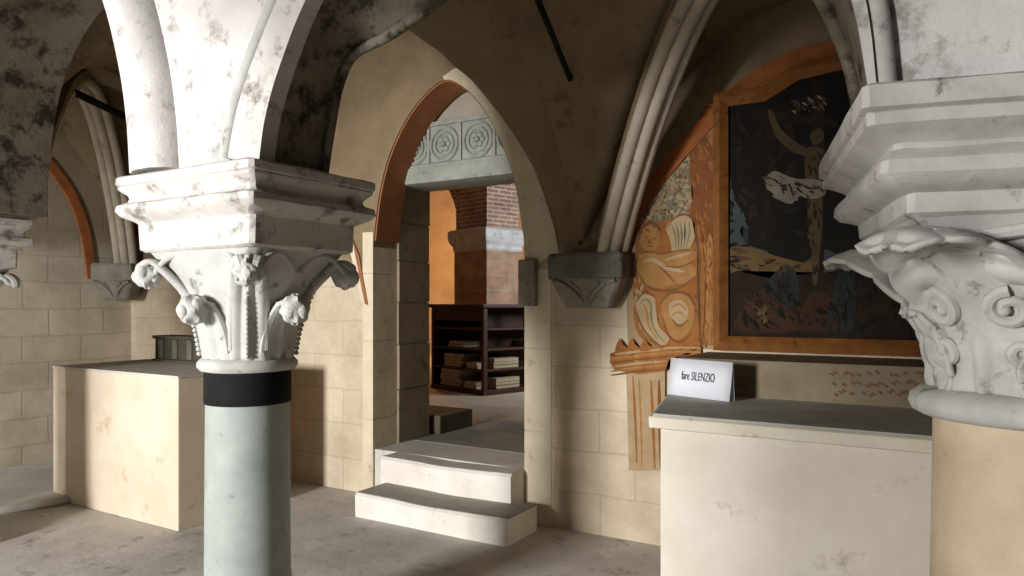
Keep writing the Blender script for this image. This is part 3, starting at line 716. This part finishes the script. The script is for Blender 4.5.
# lunette ground bounded by the band
lun=[(625,250),(633,222),(645,200),(665,172),(700,132),(730,100),(762,76),(800,58),(838,50)]
lunw=[on_y(a,b,W) for a,b in lun]; lunw=[(p.x,p.y) for p in crom([(a,b,0) for a,b in lunw],5)]
cxl=-.42
full=lunw+[(2*cxl-x,z) for x,z in reversed(lunw)]
m=MB(); m.prism(full+[(2*cxl-full[0][0],1.2),(full[0][0]+.02,1.2)],'y',W-.003,W+.001); m.build('plaster_ground',P['ground'],fr)
a=offs(full,-.045); b=offs(full,.045)
m=MB(); m.rings([[(p[0],W-.022,p[1]),(q[0],W-.022,q[1]),(q[0],W+.01,q[1]),(p[0],W+.01,p[1])] for p,q in zip(a,b)]); m.build('arch_band',M['ochre_band'],fr)
class Art:
    """one painted surface: flat patches of several paints in one mesh"""
    def __init__(s,Y): s.bm=bmesh.new(); s.Y=Y; s.mats=[]; s.th=.0004
    def idx(s,mat):
        if mat not in s.mats: s.mats.append(mat)
        return s.mats.index(mat)
    def patch(s,mat,px,n=4,lift=None):
        pts=[on_y(a_,b_,s.Y) for a_,b_ in px]
        if n: pts=[(p.x,p.y) for p in crom([(a_,b_,0) for a_,b_ in pts],n,True)]
        s.th+=.000015
        y=s.Y-(lift or s.th)
        try: f=s.bm.faces.new([s.bm.verts.new((p[0],y,p[1])) for p in pts])
        except ValueError: return
        f.material_index=s.idx(mat)
    def dabs(s,mats,poly,count,size,ang=None,asp=.4):
        xs_=[p[0] for p in poly]; ys_=[p[1] for p in poly]
        def ins(x,y):
            c=False
            for i in range(len(poly)):
                (x1,y1),(x2,y2)=poly[i-1],poly[i]
                if (y1>y)!=(y2>y) and x<(x2-x1)*(y-y1)/(y2-y1)+x1: c=not c
            return c
        for _ in range(count):
            for _t in range(40):
                px=random.uniform(min(xs_),max(xs_)); py=random.uniform(min(ys_),max(ys_))
                if ins(px,py): break
            else: continue
            a_=(random.uniform(0,PI) if ang is None else ang+random.uniform(-.4,.4)); z=size*random.uniform(.5,1.4)
            s.patch(random.choice(mats),[(px+z*(math.cos(a_)*c_-asp*math.sin(a_)*d_),py+z*(math.sin(a_)*c_+asp*math.cos(a_)*d_)) for c_,d_ in ((-1,0),(-.4,random.uniform(.5,1.2)),(.5,random.uniform(.4,1)),(1,0),(.4,-random.uniform(.5,1.2)),(-.5,-random.uniform(.4,1)))],2)
    def stroke(s,mat,px,w):
        P_=[(p.x,p.y) for p in crom([(a_,b_,0) for a_,b_ in px],4)]; n_=len(P_); L_=[];R_=[]
        for i,(x,y) in enumerate(P_):
            a_=P_[max(0,i-1)]; b_=P_[min(n_-1,i+1)]; tx,ty=b_[0]-a_[0],b_[1]-a_[1]; l=math.hypot(tx,ty) or 1
            k=w*.5*(.35+.65*math.sin(PI*(i+.5)/n_)); L_.append((x-ty/l*k,y+tx/l*k)); R_.append((x+ty/l*k,y-tx/l*k))
        s.patch(mat,L_+R_[::-1],0)
    def build(s,name,parent):
        bmesh.ops.triangulate(s.bm,faces=s.bm.faces[:])
        for f in s.bm.faces:
            if f.normal.y>0: f.normal_flip()
        bmesh.ops.translate(s.bm,vec=-Vector(parent.location),verts=s.bm.verts[:])
        me=bpy.data.meshes.new(name); s.bm.to_mesh(me); s.bm.free()
        for mt in s.mats: me.materials.append(mt)
        o=bpy.data.objects.new(name,me); COL.objects.link(o); o.parent=parent; return o
A=Art(FY)
O,RU,OC,PA,GR,BR,GD=P['orange'],P['rust'],P['ochre'],P['pale'],P['green'],P['brown'],P['ground']
tree=[(640,222),(646,200),(662,176),(676,154),(690,136),(700,126),(700,150),(693,168),(692,196),(690,222),(664,226)]
A.dabs([GR,GR,GR,GD,BR],tree,420,3.6)
A.dabs([PA,GR,GD],tree,160,2.2)
# pilaster
A.patch(O,[(704,106),(728,108),(727,345),(700,345),(702,220)],0)
A.patch(OC,[(709,112),(713,112),(711,344),(706,344)],0); A.patch(OC,[(719,112),(722,112),(720,344),(716,344)],0)
A.patch(RU,[(724,112),(728,112),(727,344),(723,344)],0); A.patch(BR,[(701,112),(704,112),(702,344),(699,344)],0)
A.dabs([O,RU,O,OC],[(704,108),(726,108),(725,345),(700,345)],110,3.4,PI/2,.22)
A.dabs([OC,O],[(704,250),(726,250),(725,345),(700,345)],36,3.0,PI/2,.25)
A.patch(O,[(704,108),(728,108),(758,104),(778,96),(800,74),(838,58),(838,72),(812,84),(790,110),(760,116),(728,120),(704,120)],0)
A.patch(OC,[(704,104),(730,104),(744,92),(775,74),(778,78),(748,96),(734,109),(704,110)],0)
A.dabs([O,RU,OC,BR],[(704,100),(730,102),(775,72),(838,52),(838,76),(790,106),(728,120),(704,118)],110,5,-.35,.3)
# standing angel
A.patch(RU,[(692,146),(700,138),(709,142),(713,152),(709,162),(700,166),(691,160)],3)
A.patch(RU,[(692,164),(704,162),(713,172),(718,196),(726,212),(722,226),(708,234),(694,232),(690,214),(694,194),(690,178)],3)
A.dabs([RU,O,BR],[(692,146),(700,138),(709,142),(713,152),(718,196),(726,212),(722,226),(708,234),(694,232),(690,214),(694,194)],90,4,1.3,.35)
A.dabs([O],[(696,150),(704,148),(706,158),(700,162)],8,3)
A.dabs([O,OC,RU],[(692,232),(712,230),(714,250),(706,292),(696,292),(690,262)],60,5,1.5,.25)
# putti, wings, volute and drapery
A.patch(O,[(640,226),(660,222),(700,226),(702,344),(668,348),(640,336),(634,300),(636,262)],4)
A.dabs([O,RU,O],[(640,226),(700,226),(702,342),(660,344),(636,300)],120,3.2,.8,.4)
A.dabs([GD,OC],[(634,250),(646,250),(642,330),(634,320)],30,3,1.5,.4)
A.patch(PA,[(667,228),(675,219),(687,216),(696,226),(694,242),(684,256),(674,254),(671,240)],4)
for q in range(5): A.stroke(GR,[(672+q*4.5,224-q*.6),(676+q*3.6,234),(677+q*2.4,250)],1.8)
A.stroke(BR,[(668,228),(676,218),(688,215),(697,226),(695,243)],1.6)
A.patch(OC,[(641,236),(645,227),(653,225),(660,231),(661,242),(655,250),(646,250),(641,244)],4)
A.stroke(BR,[(640,240),(643,228),(653,223),(661,229)],3.4); A.dabs([RU,BR],[(641,226),(660,224),(660,231),(642,233)],14,2)
A.stroke(RU,[(646,238),(649,237)],1.5); A.stroke(RU,[(654,239),(657,238)],1.5); A.stroke(RU,[(651,238),(650,243),(652,244)],1.1); A.stroke(RU,[(648,247),(654,246)],1.3)
A.patch(OC,[(641,256),(652,252),(662,254),(674,262),(690,264),(697,272),(692,282),(676,284),(660,288),(646,284),(639,272)],4)
A.patch(OC,[(662,256),(676,252),(690,248),(698,254),(692,262),(678,266),(666,266)],4)
A.stroke(PA,[(644,262),(654,260),(668,268),(686,272)],4.5); A.stroke(PA,[(666,260),(680,256),(692,253)],3)
A.stroke(BR,[(640,254),(650,252),(663,254),(678,251),(697,250)],1.7); A.stroke(BR,[(639,272),(648,286),(664,291),(682,287),(697,276)],2.4)
A.stroke(RU,[(660,266),(670,276),(676,283)],2.0); A.stroke(BR,[(664,266),(680,267),(694,262)],1.6)
A.patch(PA,[(637,302),(645,294),(655,297),(657,310),(660,326),(670,338),(664,345),(650,338),(641,324)],4)
A.stroke(GR,[(641,304),(647,299),(652,305),(652,316),(656,330),(665,342)],2.4); A.stroke(BR,[(637,302),(645,293),(656,297)],1.8); A.stroke(BR,[(638,312),(644,328),(656,342),(668,348)],1.9)
A.stroke(OC,[(645,304),(648,312),(650,326),(658,338)],2.2)
A.patch(OC,[(662,302),(672,294),(686,295),(694,304),(695,320),(688,334),(676,340),(667,332),(664,316)],4)
A.patch(PA,[(670,304),(680,300),(688,306),(688,318),(680,324),(672,318)],4)
A.stroke(BR,[(661,304),(672,293),(688,294),(697,306)],2.4); A.stroke(BR,[(672,318),(680,326),(689,320)],1.8); A.stroke(RU,[(664,318),(669,334),(680,342),(692,334)],2.4)
A.stroke(OC,[(672,308),(680,304),(687,310)],2.2); A.stroke(OC,[(672,316),(680,312),(687,317)],2.0)
A.stroke(BR,[(696,226),(700,262),(699,300),(701,344)],2.4)
# cornice and pedestal
A.patch(PA,[(627,360),(666,360),(666,470),(630,470)],0)
A.dabs([GD,PA,PA],[(628,372),(664,372),(664,468),(632,468)],60,5,1.5,.3)
A.stroke(O,[(634,376),(636,410),(638,462)],2.4); A.stroke(OC,[(640,378),(642,420),(643,466)],2.0); A.stroke(O,[(652,380),(654,420),(656,468)],3); A.stroke(RU,[(660,380),(661,420),(662,468)],4)
A.patch(O,[(612,353),(624,349),(664,345),(702,346),(702,357),(670,360),(666,371),(640,374),(616,370),(611,362)],0)
for y_,mt,w_ in ((350,PA,2.6),(354,OC,3.0),(358,RU,2.0),(362,PA,2.4),(366,OC,2.6),(370,BR,2.0)):
    A.stroke(mt,[(612,y_+5),(640,y_+1),(668,y_-1)],w_)
for y_,mt,w_ in ((348,PA,2.2),(352,OC,2.6),(356,BR,2.0)): A.stroke(mt,[(664,y_),(684,y_-.5),(702,y_)],w_)
A.dabs([O,OC,RU],[(613,352),(664,346),(702,346),(702,356),(666,370),(616,369)],26,2.6,.0,.3)
for x_ in (622,634,647): A.patch(O,[(x_-6,351),(x_-1,338),(x_+2,344),(x_+7,349)],2)
A.build('painted_surface',fr)

# ---------------------------------------------------------------- altar painting
C={}
C['night']=paint('paint_night',(.012,.010,.008),(.007,.006,.005),5)
C['earth']=paint('paint_earth',(.026,.016,.009),(.015,.009,.006),8)
C['sky']=paint('paint_sky',(.055,.068,.068),(.04,.048,.05),7)
C['dawn']=paint('paint_dawn',(.14,.088,.034),(.095,.058,.024),7)
C['flesh']=paint('paint_flesh',(.085,.056,.031),(.055,.036,.02),10)
C['cloth']=paint('paint_cloth',(.22,.195,.155),(.14,.12,.095),12)
C['robe']=paint('paint_robe',(.055,.027,.014),(.032,.016,.009),9)
C['robe2']=paint('paint_robe_blue',(.026,.03,.028),(.016,.019,.018),9)
PY=W-.05
pt=thing('altar_painting','large dark painting of a crucified figure in ochre frame above right altar','painting',(-.4,W,1.25))
x0,z0=on_y(727,338,PY); x1=.42; z1=on_y(735,104,PY)[1]
xa,za=on_y(766,106,PY); xb,zb=on_y(800,78,PY); xm=(x0+x1)/2
poly=[(x0,z0),(x1,z0),(x1,z1),(2*xm-xa,z1),(2*xm-xb,zb),(xm,zb+.03),(xb,zb),(xa,z1),(x0,z1)]
m=MB(); m.prism(poly,'y',PY,W-.002); cv=m.build('canvas',C['night'],pt)
fp=poly+[poly[0]]
a=poly; n_=len(a)
def outset(pl,d):
    out=[]
    for i in range(len(pl)):
        p=Vector((pl[i][0],pl[i][1])); q=Vector((pl[i-1][0],pl[i-1][1])); r=Vector((pl[(i+1)%len(pl)][0],pl[(i+1)%len(pl)][1]))
        e1=(p-q).normalized(); e2=(r-p).normalized(); n1=Vector((e1.y,-e1.x)); n2=Vector((e2.y,-e2.x)); nn=(n1+n2).normalized()
        out.append(tuple(p+nn*d/max(.4,nn.dot(n1))))
    return out
o1=outset(poly,-.012); o2=outset(poly,.03); o3=outset(poly,.07)
m=MB()
ring=[]
for i in list(range(n_))+[0]:
    ring.append([(o1[i][0],PY-.004,o1[i][1]),(o1[i][0],PY-.02,o1[i][1]),(o2[i][0],PY-.05,o2[i][1]),(o3[i][0],PY-.035,o3[i][1]),(o3[i][0],W-.002,o3[i][1])])
m.rings(ring,cap=False,closed=False); m.build('frame',M['gold'],pt)
A=Art(PY)
n_,e_,sk,dw,fl,cl,r1_,r2_=C['night'],C['earth'],C['sky'],C['dawn'],C['flesh'],C['cloth'],C['robe'],C['robe2']
A.patch(sk,[(730,180),(742,196),(748,214),(740,232),(752,246),(768,252),(760,262),(730,262)]); A.patch(sk,[(806,262),(824,250),(838,256),(838,270),(810,272)])
A.dabs([sk,n_,r2_],[(730,180),(744,200),(748,240),(760,258),(730,260)],40,5)
A.patch(dw,[(730,248),(752,248),(776,256),(800,262),(822,266),(822,276),(790,274),(764,280),(730,270)])
A.dabs([dw,e_,fl],[(730,248),(776,256),(822,266),(822,276),(764,280),(730,272)],50,6,.05,.25)
A.patch(e_,[(730,274),(770,278),(812,272),(850,278),(905,290),(935,300),(935,336),(730,334)])
A.patch(n_,[(730,150),(760,138),(790,146),(806,170),(800,214),(790,240),(770,246),(752,236),(744,214),(734,196)])
A.dabs([n_,e_,n_],[(732,120),(800,130),(800,240),(760,246),(744,210)],90,9)
A.patch(e_,[(812,80),(824,80),(824,300),(814,300)],0); A.patch(e_,[(752,108),(838,120),(838,128),(752,118)],0)
A.patch(fl,[(768,112),(773,111),(780,128),(796,142),(808,150),(806,156),(790,150),(776,136)],3)
A.patch(fl,[(806,150),(816,147),(826,152),(827,172),(823,188),(808,190),(805,172)],3)
A.patch(fl,[(812,132),(820,128),(824,134),(822,142),(814,145),(810,139)],3)
A.patch(fl,[(809,198),(821,198),(822,226),(820,252),(817,282),(813,282),(812,250),(808,224)],3)
A.dabs([e_,fl,e_],[(806,150),(826,152),(823,190),(821,226),(817,282),(813,282),(808,224)],46,4,1.5,.3)
A.dabs([n_,e_],[(818,150),(827,153),(824,188),(818,186)],12,3.5,1.5,.3)
A.patch(cl,[(765,180),(774,171),(785,175),(797,179),(812,179),(825,183),(825,195),(812,199),(800,196),(792,204),(781,201),(770,194)],2)
for f_ in (((770,178),(780,184),(786,200)),((780,176),(790,186),(794,200)),((796,181),(808,188),(822,188)),((800,190),(812,192),(824,192))): A.stroke(e_,f_,2.0)
A.dabs([cl,fl,e_,cl],[(766,178),(790,176),(800,186),(824,184),(822,194),(796,200),(770,194)],46,3.6,.4,.35)
A.dabs([fl,cl,e_],[(792,104),(802,96),(816,94),(826,98),(824,110),(808,116),(794,116)],40,4,.5,.35)
A.patch(r1_,[(736,330),(744,306),(756,292),(768,290),(776,300),(790,308),(800,330)],3); A.patch(r1_,[(800,330),(806,300),(816,290),(830,296),(838,314),(840,330)],3)
A.patch(r2_,[(762,292),(772,276),(786,266),(796,272),(800,290),(796,308),(782,304)],3); A.patch(r2_,[(826,330),(832,296),(840,268),(850,262),(858,276),(856,310),(852,330)],3)
A.dabs([r1_,e_,n_,r1_],[(736,330),(750,296),(776,290),(800,306),(840,300),(840,330)],130,5,.9,.35)
A.dabs([r2_,e_,n_],[(764,292),(784,266),(800,290),(796,308),(780,304)],40,5,1.2,.35)
A.dabs([r2_,e_,n_],[(828,328),(842,266),(856,276),(854,328)],40,5,1.5,.3)
A.dabs([fl,dw],[(752,306),(766,306),(772,322),(756,326)],14,3.5); A.dabs([fl],[(779,266),(787,262),(789,272),(781,275)],7,2.6); A.dabs([fl],[(842,263),(849,260),(851,268),(843,270)],7,2.4)
A.dabs([n_,e_],[(850,110),(930,130),(935,330),(860,330)],90,9)
A.build('painted_scene',pt)

# ---------------------------------------------------------------- tie rods
def rod(p0,p1,r,label):
    m=MB(); m.tube([p0,Vector(p0).lerp(Vector(p1),.5),p1],r,10)
    return tag(m.build('tie_rod',M['iron'],smooth=True),label,'rod')
rod((-1.42,2.2,2.99),(-1.85,3.72,2.74),.016,'thin black iron tie rod crossing the vault right of the doorway')
rod((-5.50,2.90,3.02),(-6.15,4.15,2.98),.028,'black iron tie rod in the vault above the far left corner')

# ---------------------------------------------------------------- the room beyond the door
ang=math.radians(-18)
bc=thing('bookcase','dark wooden bookcase with open shelves of books seen through the doorway','bookcase',(-4.82,7.36,FZ),ang)
keep=Vector(bc.location); bc.location=(0,0,0); bc.rotation_euler=(0,0,0)
BW,BD,BH=1.10,1.45,1.06
for x,y in ((-BW,0),(-.05,0),(-BW,BD-.06),(-.05,BD-.06),(-.05,.68)):
    m=MB(); m.box(x-.0,x+.05,y,y+.06,0,BH,.004); m.build('post',M['wood'],bc)
m=MB(); m.box(-BW-.03,.03,-.03,BD+.03,BH,BH+.045,.008); m.build('top_board',M['wood'],bc)
m=MB(); m.box(-BW+.03,-.36,.33,BD-.02,.04,BH,.004); m.build('back_panel',M['wood'],bc)
for z in (.05,.30,.55,.80):
    m=MB(); m.box(-BW+.01,-.01,.01,BD-.01,z-.015,z+.012,.003); m.build('shelf_board',M['wood'],bc)
m=MB(); m.box(-BW-.01,.01,-.01,BD+.01,0,.05,.004); m.build('plinth',M['wood'],bc)
m=MB(); m.box(-BW,-BW+.03,.06,BD-.06,.04,BH); m.build('side_panel',M['wood'],bc)
m=MB(); m.box(-BW+.03,-.02,.003,.02,.90,1.06,.003); m.build('frieze_board',M['wood'],bc)
bc.location=keep; bc.rotation_euler=(0,0,ang)
Rb=Matrix.Translation(keep)@Matrix.Rotation(ang,4,'Z')
def book(x,y,z,w,d,h,mat,label,grp,rz=0):
    o=thing('book',label,'book',(0,0,0),0,grp)
    m=MB(); m.box(-w/2+.004,w/2-.004,-d/2+.004,d/2-.004,.004,h-.004); m.build('page_block',M['book_a'],o)
    m=MB(); m.box(-w/2,w/2,-d/2,d/2,0,.004); m.box(-w/2,w/2,-d/2,d/2,h-.004,h); m.box(-w/2,-w/2+.004,-d/2,d/2,0,h); m.build('cover',mat,o)
    p=Rb@Vector((x,y,z)); o.location=p; o.rotation_euler=(0,0,ang+rz); return o
lab=[('lower','second from bottom','third from bottom','topmost'),]
covers=[M['book_b'],M['book_c'],M['book_a']]
shelfn={.05:'bottom shelf',.30:'second shelf',.55:'third shelf'}
words=['lowest','second','third','fourth','fifth']
for z,stacks in ((.062,((-.72,5,.46),(-.30,2,.30))),(.312,((-.66,4,.42),(-.26,2,.26))),(.562,((-.60,2,.36),))):
    for si,(x,nb,w0) in enumerate(stacks):
        zz=z
        for q in range(nb):
            h=random.uniform(.032,.046); w=w0-random.uniform(0,.06)
            book(x+random.uniform(-.02,.02),.17,zz,w,.28,h,covers[(q+si)%3],
                 f"{words[q]} book up in the {'left' if si==0 else 'right'} stack on the bookcase's {shelfn[round(z-.012,2)]}, front side",'books lying in the bookcase beyond the door',random.uniform(-.06,.06)); zz+=h+.001
for z,y,nb in ((.312,.40,3),(.062,.42,3),(.562,1.0,2)):
    zz=z
    for q in range(nb):
        h=random.uniform(.035,.048)
        book(-.18,y,zz,.28,.40,h,covers[q%3],f"{words[q]} book up of the stack on the bookcase's {shelfn[round(z-.012,2)]}, right-hand side",'books lying in the bookcase beyond the door',random.uniform(-.05,.05)); zz+=h+.001
# pier
a2=math.radians(-17)
pr=thing('brick_pier','square pier of brick and stone with pale impost, beyond the bookcase','pier',(-5.99,9.23,FZ),a2)
keep=Vector(pr.location); pr.location=(0,0,0); pr.rotation_euler=(0,0,0)
m=MB(); m.box(-.80,0,0,.70,0,1.95); m.build('stone_shaft',M['blocks'],pr)
m=MB(); m.sqloft([(.40,.35,1.92),(.42,.37,1.95),(.42,.37,2.0),(.46,.41,2.06),(.48,.43,2.12),(.48,.43,2.24),(.44,.39,2.27)],cx=-.40,cy=.35,cor=.01); m.build('impost',M['white_clean'],pr)
m=MB(); m.box(-.78,-.02,.02,.68,2.25,4.4); m.build('brick_shaft',M['brick'],pr)
pr.location=keep; pr.rotation_euler=(0,0,a2)
# arches left and right of the pier
Rp=Matrix.Translation(keep)@Matrix.Rotation(a2,4,'Z')
def room_arch(x0,x1,y0,y1,label,mat,axis='x'):
    n=20; pts=[]
    for q in range(n+1):
        t=PI*q/n; c=(x0+x1)/2; R=(x1-x0)/2
        pts.append((c-R*math.cos(t),2.25+R*math.sin(t)))
    m=MB()
    top=[(p[0],4.4) for p in pts]
    A=[];B=[];Cc=[];D=[]
    for p,q in zip(pts,top):
        if axis=='x': A.append((p[0],y0,p[1]));B.append((p[0],y1,p[1]));Cc.append((q[0],y1,q[1]));D.append((q[0],y0,q[1]))
        else: A.append((y0,p[0],p[1]));B.append((y1,p[0],p[1]));Cc.append((y1,q[0],q[1]));D.append((y0,q[0],q[1]))
    m.rings([[A[i],B[i],Cc[i],D[i]] for i in range(n+1)])
    bmesh.ops.transform(m.bm,matrix=Rp,verts=m.bm.verts[:])
    return tag(m.build('brick_arch',mat),label,'arch')
room_arch(-3.0,-.80,.08,.62,'brick arch springing left from the pier in the orange lit room',M['brick'])
room_arch(.70,3.2,-.72,-.08,'brick arch running back from the pier on its shaded right side',M['brick'],'y')
# setting of that room
m=MB(); m.box(-12,1,13.0,13.3,FZ,4.6); m.box(-12.2,-11.9,4.9,13.3,FZ,4.6); struct(m.build('wall_far',M['plain_wall']))
m=MB(); m.box(.9,1.2,4.9,13.3,FZ,4.6); struct(m.build('wall_far',M['plain_wall']))
m=MB(); m.box(-12.2,1.2,4.9,13.3,4.4,4.6); struct(m.build('ceiling',M['vault_pale']))

# ---------------------------------------------------------------- light
def area(name,loc,rot,sx,sy,power,col):
    l=bpy.data.lights.new(name,'AREA'); l.shape='RECTANGLE'; l.size=sx; l.size_y=sy; l.energy=power; l.color=col
    o=bpy.data.objects.new(name,l); COL.objects.link(o); o.location=loc; o.rotation_euler=rot; return o
area('window_daylight',((WX0+WX1)/2,YR-.22,(WZ0+WZ1)/2),(PI/2,0,0),WX1-WX0,WZ1-WZ0,830,(1,.98,.96))
l=bpy.data.lights.new('room_lamp','POINT'); l.energy=260; l.color=(1,.42,.10); l.shadow_soft_size=.15
o=bpy.data.objects.new('room_lamp',l); COL.objects.link(o); o.location=(-9.3,10.7,2.3)
area('room_window_daylight',(-2.2,8.6,2.6),(math.radians(75),0,math.radians(60)),1.2,1.4,160,(.85,.92,1))
w=bpy.data.worlds.new('world'); scn.world=w; w.use_nodes=True
w.node_tree.nodes['Background'].inputs[0].default_value=(.5,.55,.6,1); w.node_tree.nodes['Background'].inputs[1].default_value=.05
scn.view_settings.view_transform='Standard'; scn.view_settings.look='None'; scn.view_settings.gamma=1; scn.view_settings.use_curve_mapping=False
scn.view_settings.exposure=0.0
